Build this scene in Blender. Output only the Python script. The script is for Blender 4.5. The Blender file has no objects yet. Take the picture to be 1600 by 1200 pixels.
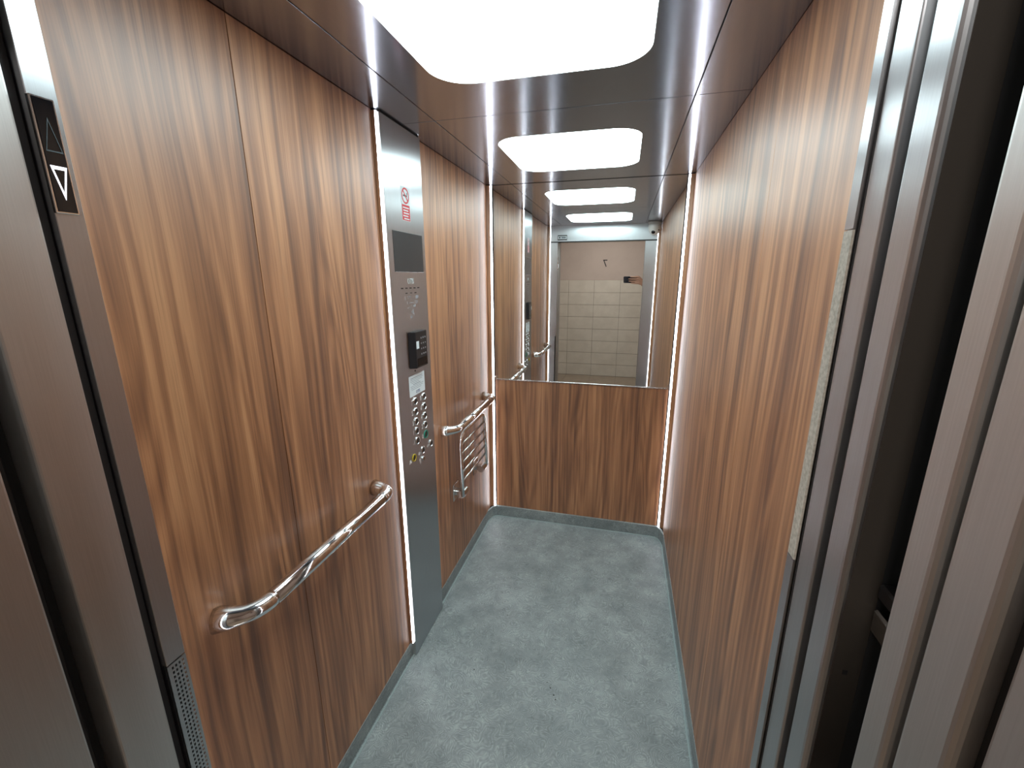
import bpy, bmesh, math, random
from mathutils import Vector, Matrix
random.seed(7)

# ------------------------------------------------------------------ camera, world, exposure
sc = bpy.context.scene
COL = sc.collection
W, H, F = 1.1714, 2.2, 2.193          # cabin width, height, depth (mirror wall at y = 0, front at y = -F)
CAM = Vector((0.8377, -2.6538, 1.6611))
YAW, PITCH, ROLL = 0.2523, -0.2446, -0.0029
fwd = Vector((-math.sin(YAW)*math.cos(PITCH), math.cos(YAW)*math.cos(PITCH), math.sin(PITCH)))
rt0 = Vector((math.cos(YAW), math.sin(YAW), 0)); up0 = rt0.cross(fwd)
rt = rt0*math.cos(ROLL) + up0*math.sin(ROLL); up = up0*math.cos(ROLL) - rt0*math.sin(ROLL)
cd = bpy.data.cameras.new('camera'); cam = bpy.data.objects.new('camera', cd); COL.objects.link(cam)
cd.sensor_width = 36; cd.lens = 665.27/1600*36; cd.clip_start = 0.004
cam.matrix_world = Matrix(((rt.x, up.x, -fwd.x, CAM.x), (rt.y, up.y, -fwd.y, CAM.y), (rt.z, up.z, -fwd.z, CAM.z), (0, 0, 0, 1)))
sc.camera = cam
wd = bpy.data.worlds.new('world'); sc.world = wd; wd.use_nodes = True
wd.node_tree.nodes['Background'].inputs[0].default_value = (0.01, 0.01, 0.011, 1)
wd.node_tree.nodes['Background'].inputs[1].default_value = 1.0
sc.view_settings.view_transform = 'Standard'; sc.view_settings.look = 'None'
sc.view_settings.exposure = 0.0; sc.view_settings.gamma = 1.0
sc.cycles.sample_clamp_indirect = 8; sc.cycles.glossy_bounces = 8; sc.cycles.max_bounces = 14
LAMP_POWER, LED_POWER, LANDING_POWER = 10.0, 18.0, 105.0

# ------------------------------------------------------------------ materials
def lin(c):
    c = c/255.0
    return c/12.92 if c <= 0.04045 else ((c+0.055)/1.055)**2.4
def rgb(r, g, b): return (lin(r), lin(g), lin(b), 1)
M = {}
def mat(name, col, rough=0.5, metal=0.0, emit=None, power=0, spec=0.5, coat=0):
    m = bpy.data.materials.new(name); m.use_nodes = True
    b = m.node_tree.nodes['Principled BSDF']
    b.inputs['Base Color'].default_value = col; b.inputs['Roughness'].default_value = rough
    b.inputs['Metallic'].default_value = metal; b.inputs['Specular IOR Level'].default_value = spec
    b.inputs['Coat Weight'].default_value = coat
    if emit:
        b.inputs['Emission Color'].default_value = emit; b.inputs['Emission Strength'].default_value = power
    M[name] = m
    return m
class NT:
    def __init__(s, m): s.t = m.node_tree; s.b = s.t.nodes['Principled BSDF']
    def n(s, typ, **kw):
        x = s.t.nodes.new(typ)
        for k, v in kw.items(): setattr(x, k, v)
        return x
    def l(s, a, b): s.t.links.new(a, b)
    def math(s, op, a, b=None, c=None):
        x = s.n('ShaderNodeMath', operation=op)
        for i, v in enumerate((a, b, c)):
            if v is None: continue
            if isinstance(v, (int, float)): x.inputs[i].default_value = v
            else: s.l(v, x.inputs[i])
        return x.outputs[0]
    def comb(s, x, y, z):
        c = s.n('ShaderNodeCombineXYZ')
        for i, v in enumerate((x, y, z)):
            if isinstance(v, (int, float)): c.inputs[i].default_value = v
            else: s.l(v, c.inputs[i])
        return c.outputs[0]
    def noise(s, vec, scale=1, detail=2, rough=0.5, dist=0):
        x = s.n('ShaderNodeTexNoise'); s.l(vec, x.inputs['Vector'])
        x.inputs['Scale'].default_value = scale; x.inputs['Detail'].default_value = detail
        x.inputs['Roughness'].default_value = rough; x.inputs['Distortion'].default_value = dist
        return x.outputs['Fac']
    def ramp(s, fac, stops):
        x = s.n('ShaderNodeValToRGB'); s.l(fac, x.inputs[0]); e = x.color_ramp.elements
        e[0].position, e[0].color = stops[0]; e[1].position, e[1].color = stops[-1]
        for p, c in stops[1:-1]:
            k = e.new(p); k.color = c
        return x.outputs[0]
    def mix(s, fac, a, b, typ='MIX'):
        x = s.n('ShaderNodeMix', data_type='RGBA', blend_type=typ)
        if isinstance(fac, (int, float)): x.inputs[0].default_value = fac
        else: s.l(fac, x.inputs[0])
        for i, v in ((6, a), (7, b)):
            if isinstance(v, tuple): x.inputs[i].default_value = v
            else: s.l(v, x.inputs[i])
        return x.outputs[2]

def wood(name):
    m = mat(name, (0.3, 0.17, 0.09, 1), 0.43, spec=1.0); t = NT(m)
    g = t.n('ShaderNodeNewGeometry'); sp = t.n('ShaderNodeSeparateXYZ'); t.l(g.outputs['Position'], sp.inputs[0])
    oi = t.n('ShaderNodeObjectInfo')
    uu = t.math('ADD', sp.outputs[0], sp.outputs[1]); off = t.math('MULTIPLY', oi.outputs['Random'], 37.0)
    u = t.math('ADD', uu, off); z = sp.outputs[2]
    wob = t.noise(t.comb(t.math('MULTIPLY', u, 3.0), t.math('MULTIPLY', z, 0.9), 0), 1, 2)
    u2 = t.math('ADD', u, t.math('MULTIPLY', wob, 0.05))
    broad = t.noise(t.comb(t.math('MULTIPLY', u2, 16), t.math('MULTIPLY', z, 0.45), 0), 1, 3, 0.55)
    mid = t.noise(t.comb(t.math('MULTIPLY', u2, 55), t.math('MULTIPLY', z, 0.9), 3.1), 1, 4, 0.6)
    fine = t.noise(t.comb(t.math('MULTIPLY', u2, 330), t.math('MULTIPLY', z, 4.5), 7.7), 1, 3, 0.6)
    rings = t.math('SINE', t.math('MULTIPLY', t.noise(t.comb(t.math('MULTIPLY', u2, 6.5), t.math('MULTIPLY', z, 0.55), 1.3), 1, 1.5), 75))
    tone = t.math('ADD', t.math('MULTIPLY', broad, 0.55), t.math('ADD', t.math('MULTIPLY', mid, 0.45), t.math('MULTIPLY', rings, 0.035)))
    c = t.ramp(tone, [(0.36, rgb(106, 68, 44)), (0.45, rgb(140, 93, 60)), (0.52, rgb(165, 114, 76)), (0.61, rgb(186, 134, 92))])
    dk = t.ramp(fine, [(0.30, (0.68, 0.65, 0.63, 1)), (0.52, (1, 1, 1, 1))])
    c = t.mix(0.75, c, dk, 'MULTIPLY')
    vein = t.noise(t.comb(t.math('MULTIPLY', u2, 38), t.math('MULTIPLY', z, 0.7), 11.0), 1, 5, 0.7)
    c = t.mix(t.ramp(vein, [(0.60, (0, 0, 0, 1)), (0.70, (0.55, 0.55, 0.55, 1))]), c, rgb(90, 58, 40))
    t.l(c, t.b.inputs['Base Color'])
    bp = t.n('ShaderNodeBump'); bp.inputs['Strength'].default_value = 0.05; bp.inputs['Distance'].default_value = 0.0006
    t.l(fine, bp.inputs['Height']); t.l(bp.outputs[0], t.b.inputs['Normal'])
    return m
wood('walnut_laminate')

def steel(name, col, rough, horizontal=False, aniso=0.6, smudge=0.06):
    m = mat(name, col, rough, 1.0); t = NT(m)
    t.b.inputs['Anisotropic'].default_value = aniso
    if horizontal: tg = t.comb(0, 1, 0)
    else:
        g = t.n('ShaderNodeNewGeometry'); cr = t.n('ShaderNodeVectorMath', operation='CROSS_PRODUCT')
        t.l(g.outputs['True Normal'], cr.inputs[0]); cr.inputs[1].default_value = (0.001, 0.002, 1); tg = cr.outputs[0]
    t.l(tg, t.b.inputs['Tangent'])
    g2 = t.n('ShaderNodeNewGeometry')
    sm = t.noise(g2.outputs['Position'], 7, 4, 0.6)
    t.l(t.math('ADD', rough - smudge, t.math('MULTIPLY', sm, smudge*2)), t.b.inputs['Roughness'])
    sp = t.n('ShaderNodeSeparateXYZ'); t.l(g2.outputs['Position'], sp.inputs[0])
    if horizontal: v = t.comb(t.math('MULTIPLY', sp.outputs[0], 700), t.math('MULTIPLY', sp.outputs[1], 12), 0)
    else: v = t.comb(t.math('MULTIPLY', t.math('ADD', sp.outputs[0], sp.outputs[1]), 700), 0, t.math('MULTIPLY', sp.outputs[2], 10))
    br = t.noise(v, 1, 2)
    t.l(t.mix(br, tuple(x*0.88 for x in col[:3]) + (1,), tuple(min(1, x*1.08) for x in col[:3]) + (1,)), t.b.inputs['Base Color'])
    return m
steel('brushed_steel', (0.49, 0.50, 0.515, 1), 0.31, False, 0.85, 0.03)
steel('door_steel', (0.60, 0.585, 0.57, 1), 0.44)
steel('ceiling_steel', (0.335, 0.36, 0.43, 1), 0.19, True, 0.7, 0.02)
mat('chrome', (0.82, 0.83, 0.84, 1), 0.11, 1.0)
mat('satin_chrome', (0.66, 0.66, 0.65, 1), 0.2, 1.0)
mat('mirror_glass', (0.86, 0.90, 0.885, 1), 0.0, 1.0)
mat('dark_gap', (0.008, 0.008, 0.009, 1), 0.6)
mat('shaft_black', (0.012, 0.012, 0.013, 1), 0.7)
mat('dark_rubber', (0.02, 0.02, 0.022, 1), 0.55)
mat('black_plastic', (0.012, 0.012, 0.014, 1), 0.3)
mat('black_glass', (0.008, 0.009, 0.011, 1), 0.06)
mat('screen_glass', (0.05, 0.055, 0.06, 1), 0.12)
mat('white_plastic', (0.75, 0.75, 0.73, 1), 0.4)
mat('grey_plastic', (0.42, 0.42, 0.41, 1), 0.4)
mat('button_face', (0.06, 0.058, 0.058, 1), 0.3, 0.6)
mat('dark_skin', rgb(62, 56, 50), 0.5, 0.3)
mat('wing_grey', (0.42, 0.38, 0.37, 1), 0.5)
mat('white_paint', (0.85, 0.85, 0.85, 1), 0.5)
mat('paper_white', rgb(222, 232, 236), 0.5)
mat('print_grey', rgb(120, 130, 140), 0.6)
mat('print_blue', rgb(60, 75, 130), 0.6)
mat('print_red', rgb(205, 35, 45), 0.5)
mat('print_black', rgb(25, 25, 28), 0.5)
mat('print_light', rgb(205, 215, 215), 0.5)
mat('key_white', rgb(150, 150, 155), 0.5)
mat('dim_outline', rgb(70, 85, 90), 0.4)
mat('yellow_ring', rgb(190, 165, 40), 0.35)
mat('green_ring', rgb(40, 130, 110), 0.35)
mat('lamp_diffuser', (0.8, 0.9, 0.92, 1), 0.4, emit=(0.80, 0.97, 1.0, 1), power=LAMP_POWER)
mat('led_diffuser', (0.9, 0.9, 0.9, 1), 0.4, emit=(0.94, 0.95, 1.0, 1), power=LED_POWER)
mat('arrow_light', (0.9, 0.9, 0.9, 1), 0.4, emit=(0.93, 0.9, 1.0, 1), power=2.0)
mat('landing_diffuser', (0.9, 0.9, 0.9, 1), 0.4, emit=(1.0, 0.95, 0.91, 1), power=LANDING_POWER)
mat('skin', rgb(196, 146, 122), 0.5); mat('nail', rgb(214, 170, 150), 0.35)
mat('dark_cloth', rgb(38, 36, 40), 0.85)
mat('phone_black', rgb(22, 24, 36), 0.25)
mat('lens_glass', (0.004, 0.004, 0.006, 1), 0.03)

def vinyl():
    m = mat('grey_vinyl', (0.2, 0.24, 0.24, 1), 0.42, spec=0.4); t = NT(m)
    g = t.n('ShaderNodeNewGeometry'); P = g.outputs['Position']
    big = t.noise(P, 3.2, 4, 0.6)
    # feathery brush strokes: the contour lines of a slow noise, broken up by a finer one
    a1 = t.noise(P, 9, 1.2); a2 = t.noise(P, 16, 1.0, 0.5, 0.4)
    l1 = t.math('SINE', t.math('MULTIPLY', a1, 190.0)); l2 = t.math('SINE', t.math('MULTIPLY', a2, 150.0))
    br = t.noise(P, 45, 4, 0.7, 1.0); st2 = t.noise(P, 30, 6, 0.7, 1.8); md = t.noise(P, 8.5, 3, 0.6)
    strokes = t.math('MULTIPLY', t.math('ADD', l1, l2), t.math('MULTIPLY', t.math('SUBTRACT', br, 0.28), 0.20))
    f = t.math('ADD', t.math('ADD', t.math('MULTIPLY', big, 0.36), t.math('MULTIPLY', md, 0.34)), t.math('ADD', t.math('MULTIPLY', st2, 0.30), strokes))
    c = t.ramp(f, [(0.32, rgb(108, 117, 118)), (0.5, rgb(133, 143, 144)), (0.68, rgb(166, 177, 176))])
    t.l(c, t.b.inputs['Base Color'])
    t.l(t.ramp(st2, [(0.3, (0.36,)*3 + (1,)), (0.7, (0.52,)*3 + (1,))]), t.b.inputs['Roughness'])
    return m
vinyl()
mat('weld_line', rgb(150, 168, 168), 0.4)
def mottled(name, c1, c2, rough, scale=5):
    m = mat(name, c1, rough); t = NT(m); g = t.n('ShaderNodeNewGeometry')
    t.l(t.ramp(t.noise(g.outputs['Position'], scale, 5, 0.6), [(0.35, c1), (0.65, c2)]), t.b.inputs['Base Color'])
    return m
mottled('wall_paint', rgb(184, 168, 158), rgb(192, 176, 166), 0.8, 2)
mottled('beige_tile', rgb(200, 191, 178), rgb(210, 201, 188), 0.3, 6)
mottled('grout', rgb(138, 128, 116), rgb(146, 136, 124), 0.85, 9)
mottled('floor_tile', rgb(142, 126, 110), rgb(156, 140, 122), 0.4, 8)
mottled('edge_reflection', rgb(158, 152, 140), rgb(190, 184, 172), 0.6, 240)  # pale speckled reflection in the steel edge, painted as colour

# ------------------------------------------------------------------ helpers
def tag(o, label=None, cat=None, group=None, kind=None):
    for k, v in (('label', label), ('category', cat), ('group', group), ('kind', kind)):
        if v: o[k] = v
    return o
def empty(name, loc, label=None, cat=None, group=None, kind=None):
    o = bpy.data.objects.new(name, None); COL.objects.link(o); o.location = loc; o.empty_display_size = 0.05
    return tag(o, label, cat, group, kind)
ORI = {}
def origin(o): return ORI.get(o.name, Vector(o.location)) if o else None
def add(name, bm, material, parent=None, smooth=False, loc=None):
    """bm holds world coordinates; the object gets its own origin (base centre)"""
    bmesh.ops.recalc_face_normals(bm, faces=bm.faces)
    xs = [v.co for v in bm.verts]
    if loc is None:
        loc = Vector(((min(v.x for v in xs)+max(v.x for v in xs))/2, (min(v.y for v in xs)+max(v.y for v in xs))/2, min(v.z for v in xs)))
    for v in bm.verts: v.co -= loc
    me = bpy.data.meshes.new(name); bm.to_mesh(me); bm.free()
    if isinstance(material, str): material = [material]
    for mm in material: me.materials.append(M[mm])
    if smooth:
        for p in me.polygons: p.use_smooth = True
    o = bpy.data.objects.new(name, me); COL.objects.link(o)
    return place(o, loc, parent)
def place(o, loc, parent):
    if parent: o.parent = parent; o.location = loc - origin(parent)
    else: o.location = loc
    ORI[o.name] = Vector(loc)
    return o
def bbox(bm, x0, x1, y0, y1, z0, z1, bev=0, seg=2):
    r = bmesh.ops.create_cube(bm, size=1)
    for v in r['verts']:
        v.co = Vector((x0+(v.co.x+.5)*(x1-x0), y0+(v.co.y+.5)*(y1-y0), z0+(v.co.z+.5)*(z1-z0)))
    if bev:
        es = list({e for v in r['verts'] for e in v.link_edges})
        bmesh.ops.bevel(bm, geom=es, offset=bev, segments=seg, affect='EDGES', profile=0.5)
    return bm
def box(name, x0, x1, y0, y1, z0, z1, material, parent=None, bev=0, seg=2):
    return add(name, bbox(bmesh.new(), x0, x1, y0, y1, z0, z1, bev, seg), material, parent)
def struct(o): o['kind'] = 'structure'; return o
def prism(bm, pts, z0, z1):
    """vertical prism over plan polygon pts"""
    lo = [bm.verts.new((x, y, z0)) for x, y in pts]; hi = [bm.verts.new((x, y, z1)) for x, y in pts]
    n = len(pts)
    for i in range(n): bm.faces.new((lo[i], lo[(i+1) % n], hi[(i+1) % n], hi[i]))
    bm.faces.new(lo); bm.faces.new(hi)
    return bm
def rrect(cx, cy, w, h, r, n=8):
    out = []
    for sx, sy, a0 in ((1, 1, 0), (-1, 1, 90), (-1, -1, 180), (1, -1, 270)):
        for k in range(n+1):
            a = math.radians(a0+90*k/n)
            out.append((cx+sx*(w/2-r)+r*math.cos(a), cy+sy*(h/2-r)+r*math.sin(a)))
    return out
def tube(bm, pts, r, n=16, cap=True):
    """tube along a polyline; r a number or one per point"""
    pts = [Vector(p) for p in pts]; rs = r if isinstance(r, (list, tuple)) else [r]*len(pts)
    rings = []; prev = None
    for i, p in enumerate(pts):
        d = ((pts[min(i+1, len(pts)-1)]-p).normalized() + (p-pts[max(i-1, 0)]).normalized()).normalized()
        if prev is None:
            a = d.cross(Vector((0, 0, 1)));  a = d.cross(Vector((1, 0, 0))) if a.length < 0.05 else a
            a.normalize()
        else: a = (prev - d*prev.dot(d)).normalized()
        prev = a; b = d.cross(a)
        rings.append([bm.verts.new(p+rs[i]*(math.cos(2*math.pi*k/n)*a+math.sin(2*math.pi*k/n)*b)) for k in range(n)])
    for q, s in zip(rings, rings[1:]):
        for k in range(n): bm.faces.new((q[k], q[(k+1) % n], s[(k+1) % n], s[k]))
    if cap: bm.faces.new(rings[0]); bm.faces.new(rings[-1])
    return bm
def arc(p0, p1, p2, n=7):
    """quadratic fillet between p0 and p2 round the corner p1"""
    p0, p1, p2 = Vector(p0), Vector(p1), Vector(p2)
    return [(1-t)**2*p0+2*t*(1-t)*p1+t*t*p2 for t in [k/n for k in range(n+1)]]
def lathe(bm, prof, centre, axis='X', n=24):
    """prof: (radius, height) pairs along axis"""
    c = Vector(centre); rings = []
    for r, h in prof:
        ring = []
        for k in range(n):
            a = 2*math.pi*k/n; u, v = r*math.cos(a), r*math.sin(a)
            ring.append(bm.verts.new(c+(Vector((h, u, v)) if axis == 'X' else Vector((u, h, v)) if axis == 'Y' else Vector((u, v, h)))))
        rings.append(ring)
    for q, s in zip(rings, rings[1:]):
        for k in range(n): bm.faces.new((q[k], q[(k+1) % n], s[(k+1) % n], s[k]))
    bm.faces.new(rings[0]); bm.faces.new(rings[-1])
    return bm
def text(name, s, size, loc, ex, ey, material, parent, depth=0.0006, sx=1.0):
    """flat lettering centred on loc; ex, ey are its reading and up directions"""
    cu = bpy.data.curves.new(name, 'FONT'); cu.body = s; cu.size = size; cu.align_x = 'CENTER'; cu.align_y = 'CENTER'
    cu.extrude = depth/2; cu.resolution_u = 3
    tmp = bpy.data.objects.new(name, cu); COL.objects.link(tmp)
    me = bpy.data.meshes.new_from_object(tmp.evaluated_get(bpy.context.evaluated_depsgraph_get()))
    bpy.data.objects.remove(tmp); bpy.data.curves.remove(cu)
    ex, ey = Vector(ex), Vector(ey); ez = ex.cross(ey)
    for v in me.vertices: v.co = ex*v.co.x*sx+ey*v.co.y+ez*v.co.z
    me.name = name; me.materials.clear(); me.materials.append(M[material])
    o = bpy.data.objects.new(name, me); COL.objects.link(o)
    return place(o, Vector(loc), parent)

SK = 0.072                                 # skirting height
# ------------------------------------------------------------------ the cabin shell
fl = struct(box('floor', -0.02, W+0.02, -F-0.03, 0.02, -0.03, 0, 'grey_vinyl'))
bm = bmesh.new()                           # pale welded seam at the foot of the skirting, round the two back corners
inner = [(0.010, -F)] + [(0.010, -0.11)] + [tuple(p[:2]) for p in arc((0.010, -0.105, 0), (0.012, -0.024, 0), (0.075, -0.022, 0), 6)] + \
        [tuple(p[:2]) for p in arc((W-0.075, -0.022, 0), (W-0.012, -0.024, 0), (W-0.010, -0.105, 0), 6)] + [(W-0.010, -F)]
tube(bm, [(x, y, 0.0005) for x, y in inner], 0.0035, 6)
add('weld_line', bm, 'weld_line', fl)
for cx, a0 in ((0.072, 60), (W-0.072, -60)):   # the curved seams of the corner pieces
    bm = bmesh.new()
    tube(bm, [(cx+0.030*math.sin(math.radians(a)), -0.082+0.036*math.cos(math.radians(a)), 0.0002) for a in ([-150+15*k for k in range(13)] if cx < .5 else [-30+15*k for k in range(13)])], 0.0016, 5)
    add('weld_line', bm, 'weld_line', fl)

for x, y, r in ((0.600, -1.195, 0.0018), (0.618, -1.221, 0.0022), (0.636, -1.243, 0.0030), (0.6535, -1.271, 0.0034), (0.664, -1.288, 0.0030), (0.360, -0.905, 0.0024), (0.299, -1.240, 0.0028), (0.292, -0.759, 0.0018)):
    add('dirt_fleck', lathe(bmesh.new(), [(r, 0.0), (r*0.8, 0.0006)], (x, y, 0), 'Z', 8), 'print_black', fl)

def skirt(name, pts_out, pts_in):
    return struct(add(name, prism(bmesh.new(), pts_out+pts_in[::-1], 0, SK), 'grey_vinyl'))
skirt('baseboard_left', [(-0.012, -F), (-0.012, -0.10), (0.004, -0.055)], [(0.002, -F), (0.002, -0.10), (0.016, -0.060)])
skirt('baseboard_right', [(W+0.012, -F), (W+0.012, -0.10), (W-0.004, -0.055)], [(W-0.002, -F), (W-0.002, -0.10), (W-0.016, -0.060)])
bb = skirt('baseboard_back', [(0.046, 0.004), (W-0.046, 0.004)], [(0.046, -0.014), (W-0.046, -0.014)])
for sx in (0, 1):
    f = (lambda x: W-x) if sx else (lambda x: x)
    o = arc((0.004, -0.056, 0), (0.012, -0.016, 0), (0.0455, 0.004, 0), 5); i = arc((0.016, -0.060, 0), (0.020, -0.024, 0), (0.0455, -0.014, 0), 5)
    add('corner_piece', prism(bmesh.new(), [(f(p.x), p.y) for p in o]+[(f(p.x), p.y) for p in i[::-1]], 0, SK+0.002), 'grey_vinyl', bb)

wl = struct(box('wall_left', -0.05, -0.022, -F, 0.0, 0, H, 'dark_gap'))
for y0, y1 in ((-F+0.03, -1.7900), (-1.7884, -1.2475), (-0.9275, -0.3878), (-0.3862, -0.016)):
    box('wood_panel', -0.02, 0, y0, y1, SK-0.002, H-0.0012, 'walnut_laminate', wl, 0.0006, 1)
wr = struct(box('wall_right', W+0.022, W+0.05, -F, 0.0, 0, H, 'dark_gap'))
for y0, y1 in ((-F+0.03, -1.3940), (-1.3925, -0.016)):
    box('wood_panel', W, W+0.02, y0, y1, SK-0.002, H-0.0012, 'walnut_laminate', wr, 0.0006, 1)
wb = struct(box('wall_back', -0.05, W+0.05, 0.024, 0.05, 0, H, 'dark_gap'))
MZ = 1.0104
box('wood_panel', 0.040, W-0.038, 0.001, 0.02, SK-0.002, MZ-0.010, 'walnut_laminate', wb, 0.0006, 1)

mr = empty('wall_mirror', (W/2, 0, MZ), 'wall mirror filling the upper half of the back wall above the wood panel', 'mirror')
box('glass', 0.040, W-0.038, 0.0, 0.012, MZ, H-0.002, 'mirror_glass', mr)
box('bottom_trim', 0.036, W-0.034, -0.004, 0.016, MZ-0.008, MZ, 'satin_chrome', mr, 0.001, 1)
for x in (0.045, W-0.045): box('clip', x-0.008, x+0.008, -0.006, 0.002, MZ-0.006, MZ+0.014, 'chrome', mr, 0.001, 1)

ce = struct(box('ceiling', -0.05, W+0.05, -F-0.02, 0.05, H+0.012, H+0.03, 'dark_gap'))
for x0, x1 in ((-0.02, 0.1525), (0.1555, 1.0122), (1.0152, W+0.02)):
    for y0, y1 in ((-F-0.004, -1.0885), (-1.0855, 0.02)):
        box('ceiling_panel', x0, x1, y0, y1, H, H+0.01, 'ceiling_steel', ce, 0.0008, 1)

# ------------------------------------------------------------------ ceiling lamps and LED strips
def ceiling_lamp(y0, y1, label):
    x0, x1 = 0.2928, 0.8712; cx, cy = (x0+x1)/2, (y0+y1)/2
    e = empty('ceiling_lamp', (cx, cy, H-0.008), label, 'ceiling lamp', 'flush ceiling lamps in the lift car')
    add('diffuser', prism(bmesh.new(), rrect(cx, cy, x1-x0, y1-y0, 0.105, 10), H-0.0010, H), 'lamp_diffuser', e)
    bm = bmesh.new(); o = rrect(cx, cy, x1-x0+0.004, y1-y0+0.004, 0.107, 10); i = rrect(cx, cy, x1-x0+0.0004, y1-y0+0.0004, 0.105, 10); n = len(o)
    V = [[bm.verts.new((x, y, z)) for x, y in p] for p, z in ((o, H), (o, H-0.0010), (i, H-0.0010), (i, H))]
    for a, b in zip(V, V[1:]+V[:1]):
        for k in range(n): bm.faces.new((a[k], a[(k+1) % n], b[(k+1) % n], b[k]))
    add('rim', bm, 'satin_chrome', e)
ceiling_lamp(-0.8449, -0.261, 'glowing rounded ceiling lamp nearest the mirror wall')
ceiling_lamp(-1.925, -1.3387, 'glowing rounded ceiling lamp nearest the doorway, largest in view')

def led(p, q, flange, label, z0=SK, z1=H-0.004):
    """p, q plan ends of the narrow glowing face; flange = plan end of the white profile wing beside p"""
    e = empty('led_strip', ((p[0]+q[0])/2, (p[1]+q[1])/2, z0), label, 'led strip', 'vertical LED light strips')
    P, Q, G = Vector(p), Vector(q), Vector(flange)
    nrm = Vector((-(Q-P).y, (Q-P).x)).normalized()
    if nrm.dot(Vector((W/2, -F/2))-P) > 0: nrm = -nrm
    add('diffuser', prism(bmesh.new(), [P[:], Q[:], (Q+nrm*0.003)[:], (P+nrm*0.003)[:]], z0, z1), 'led_diffuser', e)
    G2 = P.lerp(G, 0.02)
    add('profile_wing', prism(bmesh.new(), [G2[:], G[:], (G+nrm*0.003)[:], (G2+nrm*0.003)[:]], z0, z1), 'walnut_laminate', e)
    add('channel', prism(bmesh.new(), [(P+nrm*0.0032)[:], (Q+nrm*0.0032)[:], (Q+nrm*0.005)[:], (P+nrm*0.005)[:]], z0, z1), 'satin_chrome', e)
led((0.024, -0.0155), (0.034, -0.0105), (0.0015, -0.0225), 'white glowing LED strip in the corner left of the mirror')
led((W-0.022, -0.0155), (W-0.032, -0.0105), (W-0.0015, -0.0225), 'white glowing LED strip in the corner right of the mirror')
led((0.0110, -1.2450), (0.0150, -1.2400), (0.0005, -1.2468), 'white glowing LED strip along the near edge of the steel button panel')
led((0.0110, -0.9320), (0.0150, -0.9352), (0.001, -0.9285), 'white glowing LED strip on the mirror side of the button panel, seen in the mirror')
led((0.025, -F+0.011), (0.029, -F+0.008), (0.0015, -F+0.0285), 'white glowing LED strip in the doorway corner on the handrail side', 0.0)
led((W-0.025, -F+0.011), (W-0.029, -F+0.008), (W-0.0015, -F+0.0285), 'white glowing LED strip in the doorway corner under the dome camera', 0.0)

# ------------------------------------------------------------------ front wall, jambs, doors
XJ, XR, HZ, EZ = 0.109, 1.024, 2.042, 1.376
wf = struct(box('wall_front', -0.02, W+0.02, -F-0.014, -F, HZ, H, 'brushed_steel'))
box('header_lip', 0.03, W-0.03, -F-0.02, -F+0.004, HZ-0.010, HZ-0.0005, 'dark_rubber', wf, 0.001, 1)
# left return: cabin-facing sheet and the jamb face that carries the indicator and the perforated vent
box('return_panel', -0.02, XJ-0.0125, -F-0.012, -F, 0.0, HZ-0.012, 'brushed_steel', wf, 0.001, 1)
box('return_panel', XR+0.0022, W+0.02, -F-0.012, -F, 0.0, HZ-0.012, 'brushed_steel', wf, 0.001, 1)
box('edge_reflection', XR, XR+0.002, -F-0.0155, -F, EZ, 1.70, 'edge_reflection', wf)['label'] = 'steel edge strip with a pale speckled reflection painted on'  # stretch of the steel edge with its reflection painted in
box('edge_cap', XR, XR+0.002, -F-0.0155, -F, 1.701, HZ-0.012, 'brushed_steel', wf)
box('edge_cap', XR, XR+0.002, -F-0.0155, -F, 0.0, EZ-0.001, 'brushed_steel', wf)
JY0, JY1 = -2.2255, -F
VT, VB = 1.0065, 0.20
box('jamb_face', XJ-0.012, XJ, JY0, JY1, VT+0.002, HZ-0.012, 'brushed_steel', wf, 0.0008, 1)
box('jamb_face', XJ-0.012, XJ, JY0, JY1, 0.0, VB-0.002, 'brushed_steel', wf, 0.0008, 1)
bm = bmesh.new()                           # perforated sheet: grid of slots, real openings
n = 4; pitch = 0.0060; hw = 0.0032
ys = [JY0]
for k in range(n): ys += [JY0+0.0068+k*pitch, JY0+0.0068+k*pitch+hw]
ys += [JY1]
zs = [VB]; k = 0
while VB+0.008+k*0.0096+0.006 < VT-0.003: zs += [VB+0.008+k*0.0096, VB+0.008+k*0.0096+0.0056]; k += 1
zs += [VT]
G = [[(bm.verts.new((XJ, y, z)), bm.verts.new((XJ-0.0015, y, z))) for z in zs] for y in ys]
for i in range(len(ys)-1):
    for j in range(len(zs)-1):
        a, b, c, d = G[i][j], G[i+1][j], G[i+1][j+1], G[i][j+1]
        if i % 2 == 1 and j % 2 == 1:
            for p, q in ((a, b), (b, c), (c, d), (d, a)): bm.faces.new((p[0], q[0], q[1], p[1]))
        else:
            bm.faces.new((a[0], b[0], c[0], d[0])); bm.faces.new((a[1], b[1], c[1], d[1]))
add('vent_grille', bm, 'brushed_steel', wf)['label'] = 'perforated steel vent with rows of small slots'
box('vent_cavity', XJ-0.012, XJ-0.008, JY0+0.002, JY1-0.002, VB, VT, 'dark_gap', wf)
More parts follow.
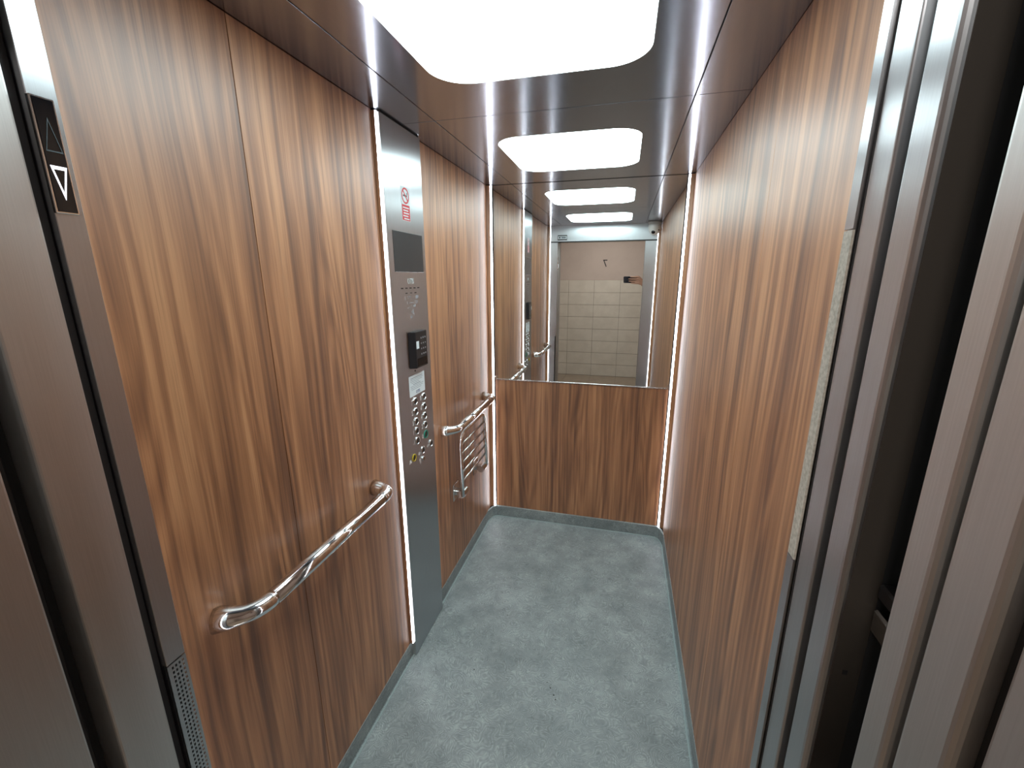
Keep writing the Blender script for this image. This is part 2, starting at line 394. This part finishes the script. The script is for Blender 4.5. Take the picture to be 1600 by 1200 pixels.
# recess, closing post, running gap and landing frame on the left
t1 = struct(box('trim_1', XJ-0.07, XJ-0.004, -2.309, -2.2395, 0.0, HZ, 'door_steel', None, 0.003, 2))
box('rubber_seal', XJ-0.05, XJ-0.013, -2.2390, -2.2262, 0.0, HZ, 'dark_rubber', t1, 0.001, 1)
box('gap_shade_plate', XJ-0.10, XJ-0.050, -2.340, -2.3095, 0.0, HZ, 'shaft_black', t1)  # black plate standing in for the darkness inside the running gap
box('gap_seal', XJ-0.049, XJ-0.040, -2.330, -2.322, 0.0, HZ, 'dark_rubber', t1, 0.002, 1)
t2 = struct(box('trim_2', XJ-0.13, XJ-0.002, -2.462, -2.3425, 0.0, HZ, 'door_steel', None, 0.003, 2))
t3 = struct(box('trim_3', XR+0.012, XR+0.12, -2.462, -2.4255, 0.0, HZ, 'door_steel', None, 0.003, 2))
t4 = struct(box('trim_4', XJ-0.13, XR+0.12, -2.462, -2.3425, HZ+0.001, HZ+0.10, 'door_steel', None, 0.003, 2))
# doors stand open, their panels stacked behind one another at the right
d1 = struct(empty('door_1', (XR+0.3, -2.25, 0)))
box('door_panel', XR+0.003, XR+0.55, -2.2435, -2.2120, 0.006, HZ, 'brushed_steel', d1, 0.0022, 3)
dp = box('door_panel', XR+0.004, XR+0.55, -2.2885, -2.2555, 0.006, HZ, 'brushed_steel', d1, 0.0045, 3)
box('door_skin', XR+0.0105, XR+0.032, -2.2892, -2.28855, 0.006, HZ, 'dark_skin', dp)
box('gap_shade_sheet', XR+0.0321, XR+0.55, -2.2892, -2.28855, 0.006, HZ, 'shaft_black', dp)  # black sheet painting the deep shade between car and landing doors
box('fixing_hole', XR+0.0185, XR+0.0225, -2.2897, -2.2880, 1.322, 1.326, 'dark_gap', dp)
box('edge_seal', XR+0.003, XR+0.03, -2.2118, -F-0.0160, 0.0, HZ-0.012, 'dark_rubber', d1, 0.001, 1)
box('panel_seal', XR+0.016, XR+0.05, -2.2553, -2.2437, 0.006, HZ, 'dark_rubber', d1)
d2 = struct(empty('door_2', (XR+0.3, -2.38, 0)))
box('door_panel', XR+0.006, XR+0.55, -2.3725, -2.3445, 0.006, HZ, 'door_steel', d2, 0.0045, 3)
box('door_panel', XR+0.006, XR+0.55, -2.4165, -2.3800, 0.006, HZ, 'door_steel', d2, 0.0045, 3)
box('panel_seal', XR+0.018, XR+0.05, -2.3798, -2.3727, 0.006, HZ, 'shaft_black', d2)
box('panel_seal', XR+0.018, XR+0.05, -2.4253, -2.4167, 0.006, HZ, 'shaft_black', d2)
db = box('door_coupler', XR+0.030, XR+0.075, -2.325, -2.2895, 1.372, 1.394, 'satin_chrome', d1, 0.002, 1)
box('coupler_arm', XR+0.030, XR+0.080, -2.330, -2.2895, 1.404, 1.418, 'dark_rubber', d1, 0.002, 1)
struct(box('trim_5', -0.15, XR+0.60, -2.312, -2.195, -0.04, -0.001, 'satin_chrome'))
struct(box('trim_6', -0.15, XR+0.60, -2.462, -2.3425, -0.04, -0.001, 'satin_chrome'))
struct(box('wall_shaft', XR+0.60, XR+0.63, -2.45, -F, -0.04, H+0.3, 'shaft_black'))

# ------------------------------------------------------------------ direction indicator on the jamb
iy0, iy1, iz0, iz1 = -2.2250, -2.2035, 1.7470, 1.8815
di = empty('direction_indicator', (XJ, (iy0+iy1)/2, iz0), 'black glass lift direction indicator with a lit down arrow', 'indicator')
box('bezel', XJ, XJ+0.006, iy0-0.0022, iy1+0.0022, iz0-0.002, iz1+0.002, 'chrome', di, 0.0008, 1)
box('glass', XJ+0.0056, XJ+0.0072, iy0, iy1, iz0, iz1, 'black_glass', di, 0.0006, 1)
def tri_outline(name, pts, w, material):
    bm = bmesh.new(); P = [Vector((0, y, z)) for y, z in pts]; c = sum(P, Vector())/3
    for x in (XJ+0.0074,):
        o = [bm.verts.new(p+Vector((x, 0, 0))) for p in P]; i = [bm.verts.new(c+(p-c)*w+Vector((x, 0, 0))) for p in P]
        o2 = [bm.verts.new(v.co+Vector((0.0005, 0, 0))) for v in o]; i2 = [bm.verts.new(v.co+Vector((0.0005, 0, 0))) for v in i]
        for k in range(3):
            j = (k+1) % 3
            bm.faces.new((o2[k], o2[j], i2[j], i2[k])); bm.faces.new((o[k], o[j], o2[j], o2[k])); bm.faces.new((i[k], i[j], i2[j], i2[k]))
    return add(name, bm, material, di)
cy = (iy0+iy1)/2
tri_outline('up_arrow', [(cy-0.0088, 1.8195), (cy+0.0088, 1.8195), (cy, 1.860)], 0.88, 'dim_outline')
tri_outline('down_arrow', [(cy-0.0086, 1.803), (cy+0.0086, 1.803), (cy, 1.762)], 0.70, 'arrow_light')

# ------------------------------------------------------------------ car operating panel
T = 0.022; PY0, PY1 = -1.2375, -0.9405
cp = empty('operating_panel', (T/2, (PY0+PY1)/2, 0.004), 'full-height brushed steel lift operating panel with buttons and dark screen', 'control panel')
box('faceplate', T-0.002, T, PY0, PY1, 0.004, H-0.006, 'brushed_steel', cp, 0.0006, 1)
box('housing', -0.02, T-0.0021, PY0+0.001, PY1-0.001, 0.004, H-0.007, 'door_steel', cp)
box('top_strip', -0.01, T-0.004, PY0, PY1, H-0.0055, H-0.001, 'dark_rubber', cp)
s = box('screen', T-0.001, T+0.0012, -1.201, -0.9645, 1.683, 1.829, 'screen_glass', cp, 0.0008, 1)
text('logo', 'OTIS', 0.030, (T+0.0004, -1.083, 1.648), (0, 1, 0), (0, 0, 1), 'print_light', cp, sx=0.80)
for k in range(5): box('speaker_slot', T-0.0005, T+0.0003, -1.1645+k*0.0335, -1.1645+k*0.0335+0.019, 1.6205, 1.6250, 'dark_gap', cp)
for k in range(3): box('speaker_slot', T-0.0005, T+0.0003, -1.1325+k*0.0375, -1.1325+k*0.0375+0.018, 1.6018, 1.6058, 'dark_gap', cp)
bm = bmesh.new()                           # small engraved pictograms, too small to read
for y0, y1, z0, z1 in ((-1.118, -1.088, 1.589, 1.5925), (-1.112, -1.092, 1.581, 1.584), (-1.050, -1.026, 1.580, 1.594), (-1.120, -1.112, 1.562, 1.572), (-1.100, -1.070, 1.564, 1.568),
                       (-1.058, -1.030, 1.570, 1.573), (-1.056, -1.030, 1.562, 1.565), (-1.118, -1.094, 1.545, 1.549), (-1.090, -1.075, 1.553, 1.556), (-1.070, -1.052, 1.548, 1.558),
                       (-1.136, -1.132, 1.578, 1.592), (-1.077, -1.070, 1.520, 1.540), (-1.090, -1.082, 1.524, 1.534), (-1.100, -1.086, 1.505, 1.515), (-1.068, -1.065, 1.512, 1.524)):
    bbox(bm, T-0.0003, T+0.0004, y0, y1, z0, z1)
add('pictograms', bm, 'key_white', cp)['label'] = 'rows of tiny pale pictograms'
def button(y, z, label, ring='chrome', r=0.0165, ty=None):
    b = add('button', lathe(bmesh.new(), [(r*0.72, 0), (r*0.72, 0.0018), (r*0.62, 0.0026), (0.001, 0.0027)], (T, y, z), 'X', 20), 'button_face', cp)
    add('ring', lathe(bmesh.new(), [(r*0.78, 0.0002), (r, 0.0002), (r, 0.003), (r*0.93, 0.0042), (r*0.82, 0.0042), (r*0.78, 0.003), (r*0.78, 0.0004)], (T, y, z), 'X', 24), ring, b)
    if label: text('lettering', label, 0.029, (T+0.0005, y-0.029, z-0.001), (0, 1, 0), (0, 0, 1), 'white_paint', b, sx=0.75)
    return b
zr = [1.1630, 1.1190, 1.0755, 1.0335, 0.9890]
for k, (a, b) in enumerate((('7', '8'), ('5', '6'), ('3', '4'), ('1', '2'), ('-1', '0'))):
    button(-1.1067, zr[k], a); button(-1.0262, zr[k], b, 'green_ring' if k == 4 else 'chrome', 0.019 if k == 4 else 0.0165)
def mark(b, kind, y, z):
    bm = bmesh.new()
    if kind in ('open', 'close'):
        s = 1 if kind == 'open' else -1
        bbox(bm, T, T+0.0006, y-0.0012, y+0.0012, z-0.007, z+0.007)
        for q in (-1, 1):
            c = y+q*0.0085
            v = [bm.verts.new((T+0.0006, c+q*s*0.005, z)), bm.verts.new((T+0.0006, c-q*s*0.004, z+0.006)), bm.verts.new((T+0.0006, c-q*s*0.004, z-0.006))]
            bm.faces.new(v)
    elif kind == 'bell':
        prof = [(0.0115, -0.007), (0.0115, -0.0045), (0.008, -0.002), (0.0065, 0.005), (0.003, 0.009)]
        v = [bm.verts.new((T+0.0006, y+p, z+q)) for p, q in prof]+[bm.verts.new((T+0.0006, y-p, z+q)) for p, q in prof[::-1]]
        bm.faces.new(v)
    else:
        lathe(bm, [(0.006, 0), (0.006, 0.0006)], (T, y, z+0.006), 'X', 14); bbox(bm, T, T+0.0006, y-0.0015, y+0.0015, z-0.012, z)
    add(kind+'_symbol', bm, 'white_paint', b)
b = button(-0.9804, 0.9290, None); mark(b, 'close', -1.011, 0.928)
b = button(-1.0632, 0.9285, None); mark(b, 'open', -1.096, 0.925)
b = button(-1.1450, 0.9270, None, 'yellow_ring'); mark(b, 'bell', -1.178, 0.921)
ks = add('key_switch', lathe(bmesh.new(), [(0.0115, 0), (0.0115, 0.004), (0.010, 0.005), (0.001, 0.005)], (T, -1.0640, 0.8890), 'X', 20), 'satin_chrome', cp)
box('key_slot', T+0.0045, T+0.0056, -1.0655, -1.0625, 0.8825, 0.8955, 'dark_gap', ks); mark(ks, 'key', -1.092, 0.888)

# no smoking sticker, keypad, notice on the panel
ns = empty('no_smoking_sticker', (T, -1.088, 1.868), 'red and white no smoking sticker near the top of the steel panel', 'sticker')
box('backing', T, T+0.0006, -1.120, -1.056, 1.871, 1.991, 'paper_white', ns)
cz, cyy = 1.9600, -1.088
lat = [(0.0285, 0.0006), (0.0285, 0.0010), (0.0225, 0.0010), (0.0225, 0.0006)]
bm = bmesh.new(); rings = []
for r, h in lat: rings.append([bm.verts.new((T+h, cyy+r*math.cos(2*math.pi*k/28), cz+r*math.sin(2*math.pi*k/28))) for k in range(28)])
for a, c in zip(rings, rings[1:]):
    for k in range(28): bm.faces.new((a[k], a[(k+1) % 28], c[(k+1) % 28], c[k]))
add('prohibition_ring', bm, 'print_red', ns)
bm = bmesh.new(); bbox(bm, T+0.0006, T+0.0009, -0.017, 0.013, -0.003, 0.003); bbox(bm, T+0.0006, T+0.0009, 0.010, 0.014, 0.004, 0.012)
for v in bm.verts: v.co = Vector((v.co.x, v.co.y+cyy, v.co.z+cz))
add('cigarette', bm, 'print_black', ns)
bm = bmesh.new(); bbox(bm, T+0.0007, T+0.0011, -0.024, 0.024, -0.0028, 0.0028)
for v in bm.verts:
    y, z = v.co.y, v.co.z; q = 0.7071; v.co = Vector((v.co.x, cyy+q*(y+z), cz+q*(z-y)))
add('slash', bm, 'print_red', ns)
box('text_block', T+0.0006, T+0.0009, -1.118, -1.058, 1.8725, 1.928, 'print_red', ns)
bm = bmesh.new()
for k, (a, c) in enumerate(((-1.112, -1.064), (-1.110, -1.070), (-1.108, -1.066), (-1.112, -1.072), (-1.106, -1.064))): bbox(bm, T+0.0009, T+0.0011, a, c, 1.920-k*0.0098-0.0045, 1.920-k*0.0098)
add('text_lines', bm, 'paper_white', ns)

kp = empty('keypad_reader', (T, -1.068, 1.30), 'black wedge-shaped keypad reader mounted on the steel panel', 'keypad')
bm = bmesh.new()
prism(bm, [(T+0.0005, -1.136), (T+0.026, -1.120), (T+0.026, -1.020), (T+0.0005, -1.012)], 1.306, 1.452)
bmesh.ops.bevel(bm, geom=list(bm.edges), offset=0.002, segments=2, affect='EDGES')
add('body', bm, 'black_plastic', kp)
box('reader_window', T+0.0255, T+0.0268, -1.113, -1.025, 1.312, 1.345, 'black_glass', kp)
me = None
for r in range(4):
    for c in range(3):
        o = box('key', T+0.0258, T+0.0267, -1.076+c*0.018, -1.070+c*0.018, 1.428-r*0.022-0.006, 1.428-r*0.022, 'key_white', kp)
box('sticker', T+0.0256, T+0.0265, -1.116, -1.094, 1.385, 1.415, 'paper_white', kp)

nt = empty('notice_sticker', (T, -1.079, 1.188), 'white printed notice sticker just above the floor buttons', 'sticker')
box('sheet', T, T+0.0006, -1.148, -1.0097, 1.1885, 1.2745, 'paper_white', nt)
for k, (a, c) in enumerate(((-1.135, -1.030), (-1.137, -1.026), (-1.137, -1.032), (-1.128, -1.060), (-1.115, -1.050), (-1.137, -1.022), (-1.137, -1.028), (-1.130, -1.045))):
    box('print_line', T+0.0006, T+0.0008, a, c, 1.2645-k*0.0068-(0.0022 if k in (0, 4) else 0.0014), 1.2645-k*0.0068, 'print_grey', nt)
text('logo', 'OTIS', 0.017, (T+0.0009, -1.076, 1.200), (0, 1, 0), (0, 0, 1), 'print_blue', nt)
add('screw', lathe(bmesh.new(), [(0.004, 0), (0.004, 0.001), (0.001, 0.0012)], (T, -1.090, 1.290), 'X', 12), 'dark_rubber', cp)

# ------------------------------------------------------------------ handrails and folding seat
def handrail(y0, y1, label):
    z, X, r = 0.925, 0.072, 0.0205
    e = empty('handrail', (0, (y0+y1)/2, z), label, 'handrail', 'chrome handrails on the wood wall')
    add('tube', tube(bmesh.new(), [(X, y0+0.085, z), (X, y1-0.062, z)], r, 24), 'chrome', e, True)
    a = [Vector((0.0, y0-0.005, z)), Vector((0.028, y0+0.010, z))]+arc((0.040, y0+0.018, z), (X, y0+0.040, z), (X, y0+0.0845, z), 8)
    rr = [0.029, 0.0255, 0.0225]+[0.0212, 0.0209]+[0.0207]*6
    add('end_bracket', tube(bmesh.new(), a, rr, 24), 'chrome', e, True)
    a = [Vector((0.0, y1+0.004, z)), Vector((0.028, y1, z))]+arc((0.040, y1-0.002, z), (X, y1-0.006, z), (X, y1-0.0615, z), 8)
    add('end_bracket', tube(bmesh.new(), a, rr, 24), 'chrome', e, True)
handrail(-2.048, -1.420, 'long chrome handrail on the wood panel left of the button panel')
handrail(-0.815, -0.155, 'short-looking chrome handrail on the wood beside the mirror, above the folding seat')

st = empty('folding_seat', (0, -0.50, 0.47), 'chrome folding seat with five bars, folded up against the wood wall', 'folding seat')
X = 0.052; ya, yb, zt, zb = -0.695, -0.292, 0.866, 0.520
pts = [Vector((X+0.010, ya-0.015, zb))]+[Vector((X+0.004, ya-0.006, 0.70))]+arc((X, ya, zt-0.07), (X, ya+0.004, zt), (X, ya+0.065, zt), 7)+arc((X, yb-0.065, zt), (X, yb, zt), (X, yb, zt-0.07), 7)+[Vector((X+0.004, yb, 0.70)), Vector((X+0.010, yb-0.002, zb))]
add('frame', tube(bmesh.new(), pts, 0.0105, 14), 'chrome', st, True)
for z in (0.807, 0.755, 0.703, 0.651, 0.600):
    k = (zt-z)/(zt-zb)
    add('bar', tube(bmesh.new(), [(X+0.006*k, ya-0.010*k+0.008, z), (X+0.006*k, yb-0.008, z)], 0.0062, 10), 'satin_chrome', st, True)
for y in (ya+0.030, yb-0.045):
    box('wall_plate', 0.0, 0.008, y-0.042, y+0.042, 0.478, 0.572, 'satin_chrome', st, 0.002, 2)
    bm = bmesh.new(); tube(bm, [(X-0.004, y-0.030, zb), (X-0.004, y+0.034, zb)], 0.021, 20)
    add('hinge', bm, 'satin_chrome', st, False)
    box('hinge_arm', 0.008, X-0.014, y-0.020, y+0.020, zb-0.014, zb+0.014, 'satin_chrome', st, 0.002, 1)

# ------------------------------------------------------------------ dome camera and label at the door header
dcx, dcy = 1.098, -2.06
dc = empty('dome_camera', (dcx, dcy, 2.07), 'white dome security camera under the ceiling in the front corner', 'security camera')
add('base', lathe(bmesh.new(), [(0.062, 0), (0.066, -0.004), (0.066, -0.022), (0.060, -0.028), (0.01, -0.028)], (dcx, dcy, H), 'Z', 28), 'grey_plastic', dc, False)
prof = [(0.060, -0.0285), (0.062, -0.050), (0.060, -0.070), (0.052, -0.092), (0.038, -0.112), (0.022, -0.124), (0.006, -0.128)]
add('dome', lathe(bmesh.new(), prof, (dcx, dcy, H), 'Z', 28), 'white_plastic', dc, True)
def ball(c, r, sub=3):
    bm = bmesh.new(); bmesh.ops.create_icosphere(bm, subdivisions=sub, radius=r)
    for v in bm.verts: v.co += Vector(c)
    return bm
add('lens', ball((dcx-0.012, dcy+0.034, H-0.100), 0.020), 'lens_glass', dc, True)
add('sensor', ball((dcx+0.034, dcy+0.034, H-0.082), 0.010), 'lens_glass', dc, True)
hl = empty('warning_plate', (0.159, -F, 2.058), 'small white printed plate with dark edge on the steel door header', 'plate')
box('backing', 0.108, 0.210, -F, -F+0.010, 2.054, 2.106, 'black_plastic', hl, 0.001, 1)
box('label', 0.112, 0.206, -F+0.0101, -F+0.0108, 2.064, 2.096, 'paper_white', hl)
box('print_line', 0.150, 0.196, -F+0.0108, -F+0.0111, 2.073, 2.087, 'print_grey', hl)
add('print_dot', lathe(bmesh.new(), [(0.008, 0), (0.008, 0.0003)], (0.130, -F+0.0108, 2.080), 'Y', 14), 'print_black', hl)

# ------------------------------------------------------------------ landing seen in the mirror
LX0, LX1, LY, LH = -1.35, 2.30, -4.73, 2.65
lf = struct(box('floor_landing', LX0, LX1, LY-0.05, -2.4625, -0.04, -0.006, 'grout'))
TP, TQ, TX = 0.424, 0.2025, -0.071
def shared(name, w, d, h, material, bev=0.0015):
    bm = bbox(bmesh.new(), -w/2, w/2, -d/2, d/2, -h/2, h/2); me = bpy.data.meshes.new(name); bm.to_mesh(me); bm.free(); me.materials.append(M[material]); return me
me = shared('floor_tile', TP-0.005, TP-0.005, 0.008, 'floor_tile')
nx0 = math.ceil((LX0-TX)/TP); nx1 = math.floor((LX1-TX)/TP)
for i in range(nx0, nx1):
    for j in range(5):
        place(bpy.data.objects.new('floor_tile', me), Vector((TX+(i+.5)*TP, LY+(j+.5)*TP+0.01, -0.004)), lf); COL.objects.link(lf.children[-1]) if False else None
wa = struct(box('wall_landing', LX0, LX1, LY-0.12, LY-0.012, 0, LH, 'wall_paint'))
struct(box('trim_7', LX0, LX1, LY-0.0119, LY-0.006, 0, 8*TQ, 'grout'))
me2 = shared('wall_tile', TP-0.005, 0.010, TQ-0.005, 'beige_tile')
for o in list(bpy.data.objects):
    if o.name.startswith('floor_tile') and not o.users_collection: COL.objects.link(o)
for i in range(nx0, nx1):
    for j in range(8):
        o = bpy.data.objects.new('wall_tile', me2); COL.objects.link(o)
        place(o, Vector((TX+(i+.5)*TP, LY-0.004, (j+.5)*TQ)), wa)
struct(box('wall_landing_left', LX0-0.1, LX0-0.001, LY, -2.463, 0, LH, 'wall_paint'))
struct(box('wall_landing_right', LX1+0.001, LX1+0.1, LY, -2.463, 0, LH, 'wall_paint'))
struct(box('ceiling_landing', LX0, LX1, LY, -2.463, LH, LH+0.1, 'wall_paint'))
wq = struct(box('wall_lift_side', LX0, XJ-0.131, -2.455, -2.345, 0, LH, 'wall_paint'))
box('wall_pier', XR+0.121, LX1, -2.455, -2.43, 0, LH, 'wall_paint', wq); box('wall_lintel', XJ-0.130, XR+0.120, -2.455, -2.345, HZ+0.101, LH, 'wall_paint', wq)
text('floor_number', '7', 0.165, (0.514, LY-0.0115, 1.880), (-1, 0, 0), (0, 0, 1), 'print_black', None, 0.001, 0.95)
tag(bpy.data.objects['floor_number'], 'black number 7 on the beige landing wall above the tiles', 'number')
ll = empty('landing_fill_lamp', (0.55, -3.55, LH-0.05), 'round white unseen ceiling lamp added to light the landing', 'ceiling lamp')  # lamp outside the view, added to brighten the landing
add('housing', lathe(bmesh.new(), [(0.17, 0), (0.17, -0.03), (0.16, -0.034), (0.01, -0.034)], (0.55, -3.55, LH), 'Z', 32), 'white_plastic', ll)
add('diffuser', lathe(bmesh.new(), [(0.155, -0.0345), (0.145, -0.05), (0.09, -0.062), (0.01, -0.065)], (0.55, -3.55, LH), 'Z', 32), 'landing_diffuser', ll, True)

# ------------------------------------------------------------------ phone and hand (seen in the mirror)
def cw(a, b, c): return CAM+rt*a+up*b+fwd*c
def to_cam_box(bm):
    for v in bm.verts: v.co = cw(*v.co)
    return bm
ph = empty('phone', cw(0.062, -0.066, -0.012), 'black phone held sideways in the hand at the doorway', 'phone')
bm = bmesh.new(); prism(bm, rrect(0.062, -0.029, 0.156, 0.076, 0.010, 5), -0.0115, -0.0035)
add('body', to_cam_box(bm), 'phone_black', ph)
bm = bmesh.new(); prism(bm, rrect(0.062, -0.029, 0.150, 0.070, 0.008, 5), -0.0119, -0.0116)
add('screen', to_cam_box(bm), 'screen_glass', ph)
for a, b in ((0, 0), (0, -0.020), (0, -0.040)):
    bm = bmesh.new(); lathe(bm, [(0.0075, -0.0035), (0.0075, -0.0022), (0.001, -0.0021)], (0, 0, 0), 'Z', 18)
    for v in bm.verts: v.co += Vector((a, b, 0))
    add('camera_lens', to_cam_box(bm), 'lens_glass', ph)

def chain(bm, pts, rads, step=0.004):
    pts = [Vector(p) for p in pts]
    for (p, q, r, s) in zip(pts, pts[1:], rads, rads[1:]):
        n = max(2, int((q-p).length/step))
        for k in range(n+1):
            t = k/n
            m = Matrix.Translation(p.lerp(q, t)); bmesh.ops.create_icosphere(bm, subdivisions=2, radius=r+(s-r)*t, matrix=m)
bm = bmesh.new()
knuck = []
for (kb, tip, ln) in ((0.010, 0.070, 1.0), (-0.016, 0.050, 1.05), (-0.041, 0.052, 1.0), (-0.064, 0.078, 0.85)):
    base = Vector((0.158, kb-0.004, 0.000))
    knuck.append(base)
    d = base.x-tip
    chain(bm, [base, (base.x-d*0.40, kb, 0.019), (base.x-d*0.72, kb, 0.016), (tip, kb-0.001, 0.008)], [0.0115, 0.0098, 0.0088, 0.0072])
wrist = Vector((0.212, -0.098, -0.040))
for k in knuck: chain(bm, [k, k.lerp(wrist, 0.5)+Vector((0.006, 0.002, -0.006)), wrist+(k-knuck[1])*0.28], [0.0125, 0.017, 0.021], 0.006)
chain(bm, [wrist+Vector((-0.012, 0.030, -0.006)), (0.168, -0.040, -0.036), (0.128, -0.022, -0.026), (0.098, -0.014, -0.0215)], [0.020, 0.0150, 0.0110, 0.0090])
elbow = Vector((0.360, -0.285, -0.110))
chain(bm, [wrist, wrist.lerp(elbow, 0.35)], [0.027, 0.032], 0.008)
to_cam_box(bm)
loc = cw(*wrist)
for v in bm.verts: v.co -= loc
me = bpy.data.meshes.new('hand_src'); bm.to_mesh(me); bm.free()
tmp = bpy.data.objects.new('hand_src', me); COL.objects.link(tmp)
rm = tmp.modifiers.new('r', 'REMESH'); rm.mode = 'VOXEL'; rm.voxel_size = 0.0022; rm.use_smooth_shade = True
sm = tmp.modifiers.new('s', 'SMOOTH'); sm.factor = 0.5; sm.iterations = 4
dg = bpy.context.evaluated_depsgraph_get()
me2 = bpy.data.meshes.new_from_object(tmp.evaluated_get(dg)); bpy.data.objects.remove(tmp)
me2.name = 'person'; me2.materials.clear(); me2.materials.append(M['skin'])
for p in me2.polygons: p.use_smooth = True
hand = bpy.data.objects.new('person', me2); COL.objects.link(hand); place(hand, loc, None)
tag(hand, 'person in a dark sleeve reaching in from the side, hand gripping the phone', 'person')
a, b = Vector(cw(*wrist.lerp(elbow, 0.10))), Vector(cw(*elbow))
bm = bmesh.new(); tube(bm, [a.lerp(b, t) for t in (0, 0.02, 0.3, 0.6, 0.9, 1.0)], [0.037, 0.040, 0.043, 0.047, 0.050, 0.040], 20)
add('sleeve', bm, 'dark_cloth', hand, True)
